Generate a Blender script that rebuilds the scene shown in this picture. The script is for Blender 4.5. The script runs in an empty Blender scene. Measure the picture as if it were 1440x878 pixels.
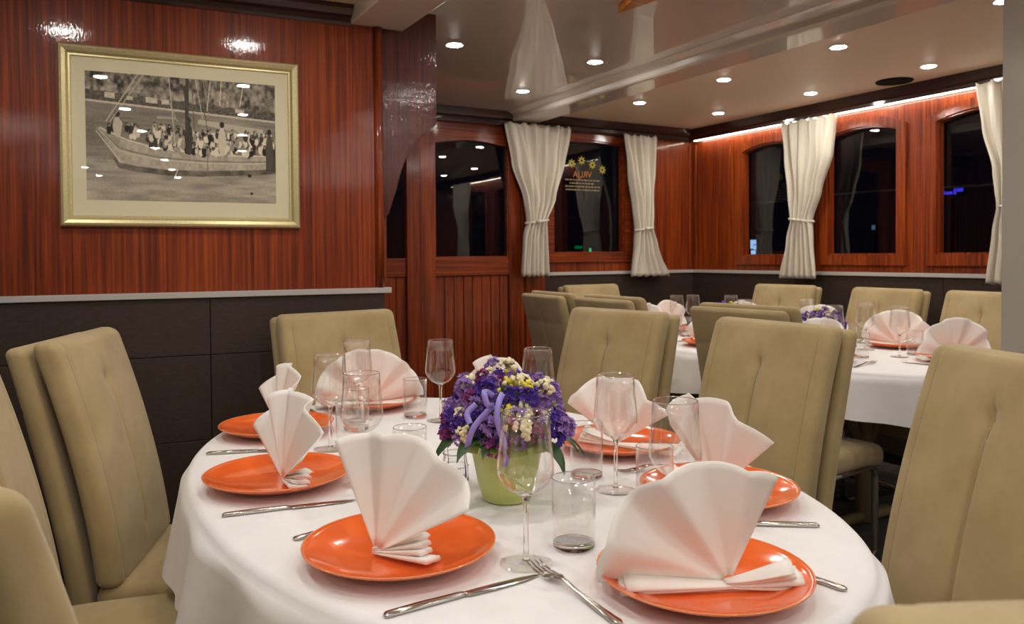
import bpy, bmesh, math, random
import numpy as np
from mathutils import Vector, Matrix
rnd = random.Random(7)
C = bpy.context.scene.collection
S = bpy.context.scene

# ------------------------------------------------------------------ camera
FPX, CY, PIT, ROL, YAW, CAMH = 1093.1, 383.8, .0209, -.0072, .5169, 1.192
Fw = Vector((math.sin(YAW)*math.cos(PIT), math.cos(YAW)*math.cos(PIT), -math.sin(PIT)))
Rt = Vector((math.cos(YAW), -math.sin(YAW), 0)); Up = Rt.cross(Fw)
cr, sr = math.cos(ROL), math.sin(ROL)
Rt, Up = cr*Rt + sr*Up, -sr*Rt + cr*Up
cam = bpy.data.cameras.new('camera'); co = bpy.data.objects.new('camera', cam); C.objects.link(co)
cam.sensor_fit = 'HORIZONTAL'; cam.sensor_width = 36; cam.lens = FPX/1440*36
cam.shift_y = -(439-CY)/1440
cam.clip_start = .05; cam.clip_end = 200
M = Matrix.Identity(4)
for i in range(3):
    M[i][0] = Rt[i]; M[i][1] = Up[i]; M[i][2] = -Fw[i]
M[2][3] = CAMH
co.matrix_world = M
cam.dof.use_dof = True; cam.dof.focus_distance = 1.45; cam.dof.aperture_fstop = 9.0
S.camera = co
def on_plane(x, y, axis, v):          # the point of a known plane seen at a pixel of the 1440x878 frame
    d = Rt*((x-720)/FPX) + Up*((CY-y)/FPX) + Fw
    o = Vector((0, 0, CAMH)); t = (v-o[axis])/d[axis]
    return o + d*t

# ------------------------------------------------------------------ world, exposure
w = bpy.data.worlds.new('night'); S.world = w; w.use_nodes = True
w.node_tree.nodes['Background'].inputs[0].default_value = (.0015, .002, .004, 1)
w.node_tree.nodes['Background'].inputs[1].default_value = 1
S.view_settings.view_transform = 'Standard'; S.view_settings.look = 'None'
S.cycles.transparent_max_bounces = 48; S.view_settings.exposure = 0.0; S.view_settings.gamma = 1; S.view_settings.use_curve_mapping = False
LAMP = 322.0                          # radiance of one downlight disc
LAMP_COL = (1, .945, .87)

# ------------------------------------------------------------------ materials
def lin(r, g, b):
    f = lambda c: ((c/255+.055)/1.055)**2.4 if c > 10 else c/255/12.92
    return (f(r), f(g), f(b), 1)
class N:
    def __init__(s, name):
        s.m = bpy.data.materials.new(name); s.m.use_nodes = True; s.t = s.m.node_tree
        s.b = s.t.nodes['Principled BSDF']; s.out = s.t.nodes['Material Output']
    def n(s, kind, **kw):
        x = s.t.nodes.new(kind)
        for k, v in kw.items():
            if k.startswith('i_'): x.inputs[k[2:].replace('_', ' ')].default_value = v
            else: setattr(x, k, v)
        return x
    def l(s, a, b): s.t.links.new(a, b)
    def set(s, **kw):
        for k, v in kw.items(): s.b.inputs[k.replace('_', ' ')].default_value = v
    def coord(s, scale=(1, 1, 1), kind='Object'):
        c = s.n('ShaderNodeTexCoord'); mp = s.n('ShaderNodeMapping'); mp.inputs['Scale'].default_value = scale
        s.l(c.outputs[kind], mp.inputs['Vector']); return mp.outputs['Vector']
    def noise(s, vec, scale, detail=3, rough=.5):
        x = s.n('ShaderNodeTexNoise'); x.inputs['Scale'].default_value = scale; x.inputs['Detail'].default_value = detail
        x.inputs['Roughness'].default_value = rough; s.l(vec, x.inputs['Vector']); return x.outputs['Fac']
    def ramp(s, fac, stops):
        r = s.n('ShaderNodeValToRGB'); e = r.color_ramp.elements
        e[0].position, e[0].color = stops[0]; e[1].position, e[1].color = stops[-1]
        for p, c in stops[1:-1]:
            q = e.new(p); q.color = c
        s.l(fac, r.inputs['Fac']); return r.outputs['Color']
    def bump(s, h, strength, dist=.002):
        b = s.n('ShaderNodeBump'); b.inputs['Strength'].default_value = strength; b.inputs['Distance'].default_value = dist
        s.l(h, b.inputs['Height']); return b.outputs['Normal']
def plain(name, col, rough=.5, **kw):
    n = N(name); n.set(Base_Color=col, Roughness=rough, **kw); return n.m
def wood(name, dark, mid, light, axis='z', rough=.22, coat=.6, bumpy=.3):
    n = N(name); big = 3.0
    sc = {'z': (60, 60, 1.2), 'x': (1.2, 60, 60), 'y': (60, 1.2, 60)}[axis]
    v = n.coord(sc)
    a = n.noise(v, 1.6, 5, .62)
    v2 = n.coord((3, 3, .5) if axis == 'z' else (.5, 3, 3) if axis == 'x' else (3, .5, 3)); b = n.noise(v2, 1.4, 2)
    mx = n.n('ShaderNodeMath', operation='MULTIPLY_ADD'); n.l(a, mx.inputs[0]); mx.inputs[1].default_value = .75
    m2 = n.n('ShaderNodeMath', operation='MULTIPLY'); n.l(b, m2.inputs[0]); m2.inputs[1].default_value = .25; n.l(m2.outputs[0], mx.inputs[2])
    col = n.ramp(mx.outputs[0], [(.34, dark), (.5, mid), (.68, light)])
    n.l(col, n.b.inputs['Base Color'])
    v3 = n.coord((1, 1, .35) if axis == 'z' else (.35, 1, 1) if axis == 'x' else (1, .35, 1)); c = n.noise(v3, 220, 2)
    nb = n.bump(c, bumpy, .001); n.l(nb, n.b.inputs['Coat Normal'])
    n.set(Roughness=rough+.25, Coat_Weight=coat, Coat_Roughness=.07, Specular_IOR_Level=.3)
    return n.m
MAH = wood('mahogany', lin(68, 19, 2), lin(128, 48, 6), lin(170, 78, 13))
MAHX = wood('mahogany_rails', lin(68, 19, 2), lin(128, 48, 6), lin(170, 78, 13), 'x')
MAHY = wood('mahogany_side_rails', lin(68, 19, 2), lin(128, 48, 6), lin(170, 78, 13), 'y')
DARKW = wood('dark_cornice_wood', lin(26, 9, 5), lin(44, 16, 9), lin(62, 24, 12), 'x', .3, .7)
DARKWY = wood('dark_side_cornice_wood', lin(26, 9, 5), lin(44, 16, 9), lin(62, 24, 12), 'y', .3, .7)
OCHRE = wood('ochre_wood', lin(176, 104, 26), lin(204, 128, 40), lin(220, 150, 60), 'x', .3, .5)
def fabric(name, c1, c2, scale=9, fine=900, rough=.85, sheen=.25, bump=.25):
    n = N(name); v = n.coord()
    a = n.noise(v, scale, 4, .6); n.l(n.ramp(a, [(.3, c1), (.7, c2)]), n.b.inputs['Base Color'])
    f = n.noise(v, fine, 2); n.l(n.bump(f, bump, .001), n.b.inputs['Normal'])
    n.set(Roughness=rough, Sheen_Weight=sheen, Sheen_Roughness=.5, Specular_IOR_Level=.2); return n.m
SUEDE = fabric('beige_suede', lin(160, 140, 98), lin(178, 158, 116), 7)
THREAD = plain('seam_thread', lin(120, 102, 66), .8)
CLOTH = fabric('white_linen', lin(232, 231, 231), lin(238, 237, 237), 14, 1400, .8, .15, .12)
NAPK = N('napkin_linen')
NAPK.set(Base_Color=lin(247, 243, 237), Roughness=.75, Specular_IOR_Level=.25)
_v = NAPK.coord(); NAPK.l(NAPK.bump(NAPK.noise(_v, 1300, 2), .1, .0008), NAPK.b.inputs['Normal']); NAPK = NAPK.m
CURT = N('curtain_satin'); CURT.set(Base_Color=lin(216, 208, 192), Roughness=.42, Sheen_Weight=.3, Specular_IOR_Level=.5)
_v = CURT.coord((1, 1, .3)); CURT.l(CURT.bump(CURT.noise(_v, 260, 3), .25, .001), CURT.b.inputs['Normal']); CURT = CURT.m
def tiles(name, c1, c2):
    n = N(name); v = n.coord((1, 1, 2.5)); a = n.noise(v, 40, 5, .7)
    n.l(n.ramp(a, [(.35, c1), (.65, c2)]), n.b.inputs['Base Color']); n.set(Roughness=.55, Specular_IOR_Level=.35)
    n.l(n.bump(n.noise(v, 300, 2), .25, .001), n.b.inputs['Normal']); return n.m
WAINS = tiles('dark_brown_panel', lin(52, 40, 33), lin(64, 50, 42))
CREAM = plain('cream_paint', lin(225, 212, 190), .6)
STRIP = plain('pale_grey_strip', lin(190, 186, 182), .35)
CEIL = plain('gloss_white_ceiling', lin(226, 218, 204), .3, Specular_IOR_Level=.5, Coat_Weight=1.0, Coat_Roughness=.02)
CEILM = plain('satin_beige_ceiling', lin(222, 204, 180), .5, Specular_IOR_Level=.25)
PILLAR = plain('grey_gloss_pillar', lin(186, 180, 170), .12)
ORANGE = N('orange_glaze'); ORANGE.set(Roughness=.12, Coat_Weight=.6, Coat_Roughness=.05)
_a = ORANGE.noise(ORANGE.coord(), 12, 3); ORANGE.l(ORANGE.ramp(_a, [(.3, lin(236, 100, 40)), (.7, lin(243, 112, 52))]), ORANGE.b.inputs['Base Color']); ORANGE = ORANGE.m
ORIM = plain('orange_rim_glaze', lin(240, 140, 84), .15, Coat_Weight=.5)
STEEL = plain('polished_steel', lin(205, 200, 192), .16, Metallic=1.0)
CHROME = plain('chrome_tube', lin(200, 196, 190), .1, Metallic=1.0)
GOLD = N('brushed_gold'); GOLD.set(Metallic=.55, Roughness=.38)
_a = GOLD.noise(GOLD.coord((80, 80, 80)), 3, 3); GOLD.l(GOLD.ramp(_a, [(.3, lin(196, 184, 134)), (.7, lin(216, 204, 158))]), GOLD.b.inputs['Base Color']); GOLD = GOLD.m
MAT_ = plain('cream_mat_board', lin(240, 234, 200), .8)
BLACK = plain('black_grille', lin(16, 15, 14), .9, Specular_IOR_Level=.1)
CARPET = fabric('dark_carpet', lin(48, 42, 38), lin(86, 78, 72), 22, 500, .95, .1, .6)
FCARD = plain('dark_backing', lin(30, 22, 18), .8)
POT = plain('lime_green_pot', lin(190, 200, 118), .3, Subsurface_Weight=.1, Subsurface_Scale=.02)
LEAF = plain('dark_green_leaf', lin(44, 74, 30), .45)
LIP = plain('pale_green_leaf', lin(150, 178, 84), .4)
RIBBON = plain('lilac_ribbon', lin(150, 138, 216), .3)
FLCOL = {k: plain('petal_'+k, lin(*c), .7) for k, c in dict(violet=(92, 62, 166), lilac=(164, 132, 196), magenta=(148, 66, 128), cream=(228, 218, 176), yellow=(222, 204, 60)).items()}
LEGW = plain('pale_table_leg', lin(150, 132, 100), .45)
def emit(name, col, st):
    n = N(name); e = n.n('ShaderNodeEmission'); e.inputs[0].default_value = (*col[:3], 1); e.inputs[1].default_value = st
    n.l(e.outputs[0], n.out.inputs['Surface']); return n.m
LAMPM = emit('downlight_glow', LAMP_COL, LAMP)
LEDM = emit('led_strip_glow', (1, .86, .68), 26)
def thin_glass(name, tint=(1, 1, 1), ior=1.45, refl=1.0):
    n = N(name); t = n.n('ShaderNodeBsdfTransparent'); t.inputs[0].default_value = (*tint, 1)
    g = n.n('ShaderNodeBsdfGlossy'); g.inputs['Roughness'].default_value = .0; g.inputs['Color'].default_value = (refl, refl, refl, 1)
    lw = n.n('ShaderNodeLayerWeight'); pw = n.n('ShaderNodeMath', operation='POWER'); n.l(lw.outputs['Facing'], pw.inputs[0]); pw.inputs[1].default_value = 4.2
    r0 = ((ior-1)/(ior+1))**2; f = n.n('ShaderNodeMath', operation='MULTIPLY_ADD'); n.l(pw.outputs[0], f.inputs[0]); f.inputs[1].default_value = 1-r0; f.inputs[2].default_value = r0
    lw.inputs['Blend'].default_value = .5
    m = n.n('ShaderNodeMixShader'); n.l(f.outputs[0], m.inputs[0]); n.l(t.outputs[0], m.inputs[1]); n.l(g.outputs[0], m.inputs[2])
    n.l(m.outputs[0], n.out.inputs['Surface']); return n.m
PANE = thin_glass('window_glass', (.75, .75, .75), 1.55)
PICG = thin_glass('picture_glass', (.97, .97, .97), 1.4)
BOWL = thin_glass('thin_crystal', (.985, .985, .98), 1.65)
GLASS = N('solid_glass'); GLASS.set(Base_Color=(1, 1, 1, 1), Roughness=0.0, Transmission_Weight=1.0, IOR=1.45); GLASS = GLASS.m

# ------------------------------------------------------------------ mesh helpers
def mesh(name, vs, fs, mat, smooth=False):
    me = bpy.data.meshes.new(name); me.from_pydata([tuple(v) for v in vs], [], fs); me.update()
    if smooth: me.polygons.foreach_set('use_smooth', [True]*len(me.polygons))
    if mat: me.materials.append(mat)
    return me
def add(name, me, parent=None, loc=None, rot=None):
    o = bpy.data.objects.new(name, me); C.objects.link(o)
    if parent: o.parent = parent
    if loc is not None: o.location = loc
    if rot is not None: o.rotation_euler = rot
    return o
def fixn(me):
    bm = bmesh.new(); bm.from_mesh(me); bmesh.ops.recalc_face_normals(bm, faces=bm.faces); bm.to_mesh(me); bm.free(); return me
def box_me(name, lo, hi, mat, bev=0.0):
    x0, y0, z0 = lo; x1, y1, z1 = hi
    vs = [(x0,y0,z0),(x1,y0,z0),(x1,y1,z0),(x0,y1,z0),(x0,y0,z1),(x1,y0,z1),(x1,y1,z1),(x0,y1,z1)]
    fs = [(3,2,1,0),(4,5,6,7),(0,1,5,4),(1,2,6,5),(2,3,7,6),(3,0,4,7)]
    me = mesh(name, vs, fs, mat)
    if bev:
        bm = bmesh.new(); bm.from_mesh(me); bmesh.ops.bevel(bm, geom=bm.edges[:], offset=bev, segments=2, affect='EDGES', profile=.5); bm.to_mesh(me); bm.free()
    return me
def box(name, lo, hi, mat, parent=None, bev=0.0): return add(name, box_me(name, lo, hi, mat, bev), parent)
def prism_me(name, poly, axis, a, b, mat):
    # poly: 2-D outline; axis: the axis it is extruded along
    def p(u, v, t): return {0: (t, u, v), 1: (u, t, v), 2: (u, v, t)}[axis]
    n = len(poly); vs = [p(u, v, a) for u, v in poly] + [p(u, v, b) for u, v in poly]
    fs = [tuple(range(n)), tuple(range(2*n-1, n-1, -1))] + [(i, (i+1) % n + 0, (i+1) % n + n, i+n) for i in range(n)]
    return fixn(mesh(name, vs, fs, mat))
def lathe_me(name, prof, seg, mat, closed=False, smooth=True):
    vs, fs = [], []
    for r, z in prof:
        for k in range(seg):
            a = 2*math.pi*k/seg; vs.append((r*math.cos(a), r*math.sin(a), z))
    n = len(prof)
    for i in range(n if closed else n-1):
        j = (i+1) % n
        for k in range(seg):
            l = (k+1) % seg; fs.append((i*seg+k, i*seg+l, j*seg+l, j*seg+k))
    me = mesh(name, vs, fs, mat, smooth)
    bm = bmesh.new(); bm.from_mesh(me); bmesh.ops.remove_doubles(bm, verts=bm.verts, dist=1e-6)
    bmesh.ops.recalc_face_normals(bm, faces=bm.faces); bm.to_mesh(me); bm.free()
    if smooth: me.polygons.foreach_set('use_smooth', [True]*len(me.polygons))
    return me
def tube_me(name, pts, r, seg, mat, closed=False):
    pts = [Vector(p) for p in pts]; vs, fs = [], []; n = len(pts)
    up = Vector((.123, .456, .88)).normalized()
    for i, p in enumerate(pts):
        a = pts[i-1] if (i or closed) else p; b = pts[(i+1) % n] if (i < n-1 or closed) else p
        t = (b-a).normalized(); s = t.cross(up).normalized(); u = s.cross(t)
        rr = r[i] if isinstance(r, (list, tuple)) else r
        for k in range(seg):
            q = 2*math.pi*k/seg; vs.append(p + (s*math.cos(q)+u*math.sin(q))*rr)
    for i in range(n if closed else n-1):
        j = (i+1) % n
        for k in range(seg): l = (k+1) % seg; fs.append((i*seg+k, i*seg+l, j*seg+l, j*seg+k))
    if not closed: fs += [tuple(range(seg-1, -1, -1)), tuple(range((n-1)*seg, n*seg))]
    return mesh(name, vs, fs, mat, True)
def rbox_me(name, xs, ys, zs, r, mat, deform=None):
    # rounded box on the lattice xs, ys, zs (first and last = faces), corners rounded by r, then bent by deform
    hx, hy, hz = xs, ys, zs; idx, vs, fs = {}, [], []
    lo = Vector((xs[0], ys[0], zs[0])); hi = Vector((xs[-1], ys[-1], zs[-1]))
    def vert(i, j, k):
        if (i, j, k) not in idx:
            p = Vector((xs[i], ys[j], zs[k]))
            q = Vector([min(max(p[a], lo[a]+r), hi[a]-r) for a in range(3)])
            d = p-q
            if d.length > 1e-9: p = q + d.normalized()*r
            if deform: p = Vector(deform(p))
            idx[(i, j, k)] = len(vs); vs.append(p)
        return idx[(i, j, k)]
    nx, ny, nz = len(xs)-1, len(ys)-1, len(zs)-1
    for i in range(nx):
        for j in range(ny):
            fs.append((vert(i,j,0), vert(i,j+1,0), vert(i+1,j+1,0), vert(i+1,j,0)))
            fs.append((vert(i,j,nz), vert(i+1,j,nz), vert(i+1,j+1,nz), vert(i,j+1,nz)))
    for i in range(nx):
        for k in range(nz):
            fs.append((vert(i,0,k), vert(i+1,0,k), vert(i+1,0,k+1), vert(i,0,k+1)))
            fs.append((vert(i,ny,k), vert(i,ny,k+1), vert(i+1,ny,k+1), vert(i+1,ny,k)))
    for j in range(ny):
        for k in range(nz):
            fs.append((vert(0,j,k), vert(0,j,k+1), vert(0,j+1,k+1), vert(0,j+1,k)))
            fs.append((vert(nx,j,k), vert(nx,j+1,k), vert(nx,j+1,k+1), vert(nx,j,k+1)))
    return mesh(name, vs, fs, mat, True)
def lat(a, b, r, n, extra=()):
    e = [a, a+r*.12, a+r*.35, a+r*.7, a+r]; f = [b-r, b-r*.7, b-r*.35, b-r*.12, b]
    m = [a+r+(b-a-2*r)*i/n for i in range(1, n)]
    return sorted(set(round(v, 5) for v in e+m+f+list(extra)))
def solid(me, t):
    # give an open sheet thickness t
    bm = bmesh.new(); bm.from_mesh(me); bmesh.ops.recalc_face_normals(bm, faces=bm.faces)
    bmesh.ops.solidify(bm, geom=bm.faces[:], thickness=t); bm.to_mesh(me); bm.free()
    me.polygons.foreach_set('use_smooth', [True]*len(me.polygons)); return me
def empty(name, loc, rz=0):
    o = bpy.data.objects.new(name, None); C.objects.link(o); o.location = loc; o.rotation_euler = (0, 0, rz); o.empty_display_size = .1; return o
def tag(o, label, cat, group=None):
    o['label'] = label; o['category'] = cat
    if group: o['group'] = group
    return o
def struct(o, label=None):
    o['kind'] = 'structure'
    if label: o['label'] = label
    return o

# ------------------------------------------------------------------ the room shell
XR, YB, ZC, ZS = 4.02, 4.35, 2.105, 1.082
X0, Y0 = -2.6, -4.2
struct(box('floor', (X0, Y0, -.05), (XR+.1, YB+.1, 0), CARPET), 'dark grey patterned carpet floor under the tables')
struct(box('ceiling', (1.08, Y0, ZC), (2.44, YB+.06, ZC+.04), CEIL), 'glossy white ceiling panel mirroring the curtains')
cl = struct(box('ceiling_matte', (2.63, Y0, ZC), (XR+.06, YB+.06, ZC+.04), CEILM), 'satin beige ceiling panel above the far table'); cl.name = 'ceiling.001'
cl = struct(box('ceiling_side', (X0, Y0, 2.085), (.9, 2.95, 2.125), CEILM), 'beige ceiling strip above the picture wall'); cl.name = 'ceiling.002'
struct(box('ceiling_over_door', (.7, 2.95, ZC+.001), (1.08, YB+.06, ZC+.04), CEILM)).name = 'ceiling.003'
# white longitudinal beam with rounded cove, glossy underside
prof = [(2.40, ZC+.02), (2.40, ZC-.002), (2.412, ZC-.008), (2.436, ZC-.018), (2.444, ZC-.024), (2.448, ZC-.046), (2.456, ZC-.054), (2.47, ZC-.056), (2.625, ZC-.056), (2.64, ZC-.05), (2.64, ZC+.02)]
struct(add('trim_1', prism_me('trim_1', prof, 1, Y0, YB+.05, CEIL)), 'white rounded ceiling beam running to the back wall')
# soffit box on the left
struct(box('trim_2', (.885, Y0, 2.028), (1.085, 2.72, 2.12), CEIL, bev=.004), 'white soffit box along the ceiling beside the picture wall')
# other sides of the room, behind the camera
struct(box('wall_front', (X0, Y0-.06, 0), (XR, Y0, 2.2), MAH), 'mahogany wall behind the viewer')
struct(box('wall_side', (X0-.06, Y0, 0), (X0, 3.1, 2.2), MAH)).name = 'wall_far_left'

# --- left wall with the picture: its own frame, x along the wall to its end, y into the wall
P0 = Vector((-.177, 2.814)); P1 = Vector((1.003, 2.707)); WD = (P1-P0).normalized(); WANG = math.atan2(WD.y, WD.x)
WN = Vector((-WD.y, WD.x))
def on_left(x, y):
    d = Rt*((x-720)/FPX) + Up*((CY-y)/FPX) + Fw
    t = (WN.dot(P0))/(WN.dot(d.xy)); p = Vector((0, 0, CAMH)) + d*t
    return (p.xy-P1).dot(WD), p.z
wl = struct(box('wall_left', (-3.4, .022, 0), (.0, .08, 2.2), FCARD), 'glossy mahogany wall over dark brown panels')
wl.location = (P1.x, P1.y, 0); wl.rotation_euler = (0, 0, WANG)
cuts = [0, -.195, -.46, -.73, -1.0, -1.3, -1.6, -2.0, -2.4, -2.8, -3.4]
for a, b in zip(cuts[1:], cuts[:-1]):
    box('wood_panel', (a+.0006, 0, ZS), (b-.0006-.035*(b == 0), .022, 2.05), MAH, wl)
cols = [.0, -.6, -1.2, -1.8, -2.4, -3.4]
for i, (a, b) in enumerate(zip(cols[1:], cols[:-1])):
    for z0, z1 in ((.06, .30), (.30, .585), (.585, .87), (.87, ZS-.018)):
        box('panel', (a+.001, 0, z0+.001), (b-.001, .022, z1-.001), WAINS, wl, .0015)
wl2 = wl
s_ = struct(box('trim_3', (-3.4, -.012, ZS-.02), (.022, .022, ZS), STRIP, None, .002), 'pale grey strip capping the dark panels under the picture'); s_.location = wl.location; s_.rotation_euler = wl.rotation_euler
s_ = struct(add('trim_4', tube_me('trim_4', [(-.018, .004, ZS), (-.018, .004, 1.5), (-.018, .004, 2.03)], .017, 12, MAH)), 'rounded mahogany corner bead ending the picture wall'); s_.location = wl.location; s_.rotation_euler = wl.rotation_euler
mould = [(.022, 2.02), (-.004, 2.02), (-.012, 2.03), (-.012, 2.045), (-.03, 2.052), (-.045, 2.07), (-.05, 2.09), (.022, 2.09)]
s_ = struct(add('trim_5', prism_me('trim_5', mould, 0, -3.4, -.11, DARKW)), 'dark wooden cornice above the picture'); s_.location = wl.location; s_.rotation_euler = wl.rotation_euler
struct(box('baseboard_left', (-3.4, -.01, 0), (0, .022, .06), DARKW)).location = wl.location
bpy.data.objects['baseboard_left'].rotation_euler = wl.rotation_euler
# knee-shaped panel closing the corner beside the door; shade painted into its darker wood colour
kn = [(.0, 2.12), (.0, 1.325)]
for px, py in ((548, 300), (557, 272), (566, 238), (576, 214), (588, 198), (601, 186), (615, 175)): kn.append(on_left(px, py))
kn += [(.21, 2.12)]
k_ = struct(add('wall_knee', prism_me('wall_knee', kn, 1, .012, .04, wood('shaded_knee_mahogany', lin(46, 13, 6), lin(84, 27, 10), lin(112, 42, 16), bumpy=.5))), 'glossy mahogany knee panel, darkened by painted shade, with curved lower edge beside the door')
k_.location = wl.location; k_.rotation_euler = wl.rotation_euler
k_ = struct(box('wall_return', (-.05, .08, 0), (.0, .16, 2.12), MAH)); k_.location = wl.location; k_.rotation_euler = wl.rotation_euler
struct(box('wall_vestibule', (.66, 2.86, 0), (.7, YB, 2.12), MAH))

# --- arched opening with surround, moulding and pane; axis 0: wall normal is x, axis 1: normal is y
def arch_pts(a, b, zs, zt, n=14):
    m, h = (a+b)/2, (b-a)/2; rise = zt-zs; R = (h*h+rise*rise)/(2*rise); t0 = math.asin(h/R)
    return [(m+R*math.sin(t), zt-R+R*math.cos(t)) for t in [t0*(1-2*i/n) for i in range(n+1)]]     # from b side to a side
def ring_me(name, inner, outer, axis, d0, d1, mat):
    n = len(inner); vs, fs = [], []
    def p(u, v, t): return (t, u, v) if axis == 0 else (u, t, v)
    for lp, t in ((inner, d0), (outer, d0), (outer, d1), (inner, d1)):
        vs += [p(u, v, t) for u, v in lp]
    for L in range(4):
        for i in range(n):
            j = (i+1) % n; fs.append((L*n+i, L*n+j, ((L+1) % 4)*n+j, ((L+1) % 4)*n+i))
    return fixn(mesh(name, vs, fs, mat))
def loop(a, b, z0, zs, zt): return [(a, z0), (b, z0)] + arch_pts(a, b, zs, zt)
def offs(a, b, z0, zs, zt, d, bot=None): return loop(a-d, b+d, z0-(d if bot is None else bot), zs+d*.6, zt+d*1.0)
def rect_loop(lp, a, b, z0, z1):
    out = [(a, z0), (b, z0)]
    pts = lp[2:]; u0, u1 = pts[-1][0], pts[0][0]
    for u, v in pts: out.append((a+(b-a)*(u-u0)/(u1-u0), z1))
    return out
def window(name, label, axis, face, sgn, a, b, z0, zs, zt, A, B, Z0, Z1, mat_s, mat_f, glassd=.05):
    # face: wall plane, sgn: direction into the room
    win = struct(empty(name, (0, 0, 0)), label)
    inner = loop(a, b, z0, zs, zt)
    add('surround', ring_me('surround', inner, rect_loop(inner, A, B, Z0, Z1), axis, face, face-sgn*.07, mat_s), win)
    fr = add('frame', ring_me('frame', loop(a+.012, b-.012, z0+.014, zs, zt-.012), offs(a, b, z0, zs, zt, .042, .045), axis, face+sgn*.016, face-sgn*.02, mat_f), win)
    add('bead', ring_me('bead', loop(a+.022, b-.022, z0+.024, zs-.004, zt-.022), loop(a+.008, b-.008, z0+.01, zs, zt-.008), axis, face+sgn*.002, face-sgn*.04, mat_f), fr)
    lp = loop(a-.004, b+.004, z0-.004, zs, zt+.004)
    add('pane', prism_me('pane', lp, axis, face-sgn*glassd, face-sgn*(glassd+.005), PANE), win)
    return win

# --- right wall
PITCH = .686; wb, wsp, wt, wwid = 1.172, 1.893, 1.944, .48
wr = struct(box('wall_right', (XR+.02, Y0, 0), (XR+.08, YB, ZS), FCARD), 'dark brown panelled lower wall beneath the arched windows')
ys_ = [4.35, 3.4, 2.45, 1.5, .55, -.4, -1.4, -2.6]
for a, b in zip(ys_[1:], ys_[:-1]):
    box('panel', (XR, a+.001, .06), (XR+.02, b-.001, ZS-.02), WAINS, wr, .0015)
struct(box('trim_6', (XR-.012, Y0, ZS-.018), (XR+.04, YB, ZS+.004), STRIP, None, .002), 'pale grey ledge strip below the arched windows')
wlab = ['arched window in the right wall nearest the room corner', 'arched window in the right wall, right of the long white curtain', 'arched window in the right wall next to the grey pillar',
        'arched window in the right wall hidden behind the pillar', 'arched window in the right wall farthest from the corner']
wc = [3.626-PITCH*i for i in range(5)]
for i, c in enumerate(wc):
    window('window_%d' % (i+1), wlab[i], 0, XR, -1, c-wwid/2, c+wwid/2, wb, wsp, wt, c-PITCH/2, c+PITCH/2, ZS+.004, 2.03, MAH, MAH)
struct(box('wall_corner', (XR, 3.626+PITCH/2, ZS+.004), (XR+.07, YB, 2.03), MAH), 'narrow mahogany panel in the room corner')
for y in (3.985, 4.32): box('batten', (XR-.012, y-.012, ZS+.004), (XR, y+.012, 2.0), MAH, bpy.data.objects['wall_corner'], .003)
struct(box('wall_right_rear', (XR, Y0, ZS+.004), (XR+.07, wc[-1]-PITCH/2, 2.03), MAH), 'mahogany wall stretch beyond the last arched window')
struct(box('wall_top', (XR+.0, Y0, 2.03), (XR+.07, YB, ZC), MAHY))
cpr = [(XR, 2.028), (XR-.05, 2.028), (XR-.055, 2.034), (XR-.055, 2.05), (XR-.07, 2.058), (XR-.078, 2.075), (XR-.09, ZC), (XR, ZC)]
struct(add('trim_7', prism_me('trim_7', cpr, 1, Y0, YB, DARKWY)), 'dark wooden cornice above the arched windows')
led = tag(box('led_strip', (XR-.045, .3, 2.0240), (XR-.03, YB-.06, 2.0275), LEDM), 'thin white light strip under the right wall cornice', 'light strip')

# --- back wall: window, panel, door
wbk = struct(box('wall_back', (2.72, YB+.02, 0), (XR, YB+.08, ZS), FCARD), 'dark brown panelled lower back wall')
for a, b in ((2.72, 3.3), (3.3, 4.02)): box('panel', (a+.001, YB, .06), (b-.001, YB+.02, ZS-.02), WAINS, wbk, .0015)
struct(box('trim_8', (2.72, YB-.012, ZS-.018), (XR, YB+.04, ZS+.004), STRIP, None, .002), 'pale grey ledge strip below the lettered window')
w6 = window('window_6', 'lettered window in the back wall between two curtains', 1, YB, -1, 2.775, 3.385, 1.197, 1.955, 1.99, 2.66, 3.46, ZS+.004, 2.03, MAH, MAHX)
struct(box('wall_back_corner', (3.46, YB, ZS+.004), (XR, YB+.07, 2.03), MAH), 'glossy mahogany panel right of the lettered window')
for x in (3.52, 3.985): box('batten', (x-.012, YB-.012, ZS+.004), (x+.012, YB, 2.0), MAH, bpy.data.objects['wall_back_corner'], .003)
struct(box('wall_back_top', (.7, YB, 2.03), (XR, YB+.07, ZC), MAHX))
cpb = [(YB, 2.02), (YB-.05, 2.02), (YB-.055, 2.03), (YB-.055, 2.05), (YB-.07, 2.058), (YB-.078, 2.075), (YB-.09, ZC), (YB, ZC)]
struct(add('trim_9', prism_me('trim_9', cpb, 0, .7, XR-.09, DARKW)), 'dark wooden cornice along the back wall')
struct(box('wall_back_left', (.7, YB, 0), (1.58, YB+.07, 2.03), MAH))
# the door with its fixed side light
dr = struct(empty('door_1', (0, 0, 0)), 'glossy mahogany door with a tall glass pane over vertical boards')
yd = YB
def bar(n, x0, x1, z0, z1, dep, par, mat, b=.003): return box(n, (x0, yd-dep, z0), (x1, yd+.05, z1), mat, par, b)
bar('stile', 1.835, 1.935, .04, 2.02, .012, dr, MAH); bar('stile', 2.447, 2.56, .04, 2.02, .012, dr, MAH)
bar('rail', 1.935, 2.447, 1.075, 1.187, .010, dr, MAHX); bar('rail', 1.935, 2.447, .04, .2, .010, dr, MAHX)
tp = [(1.935, 2.02), (1.935, 1.888)] + [(1.935+.512*i/10, 1.888+.03*math.sin(math.pi*i/10)) for i in range(1, 10)] + [(2.447, 1.892), (2.447, 2.02)]
add('rail', prism_me('rail', tp, 1, yd-.010, yd+.05, MAHX), dr)
box('pane', (1.93, yd+.02, 1.18), (2.452, yd+.025, 1.93), PANE, dr)
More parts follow.
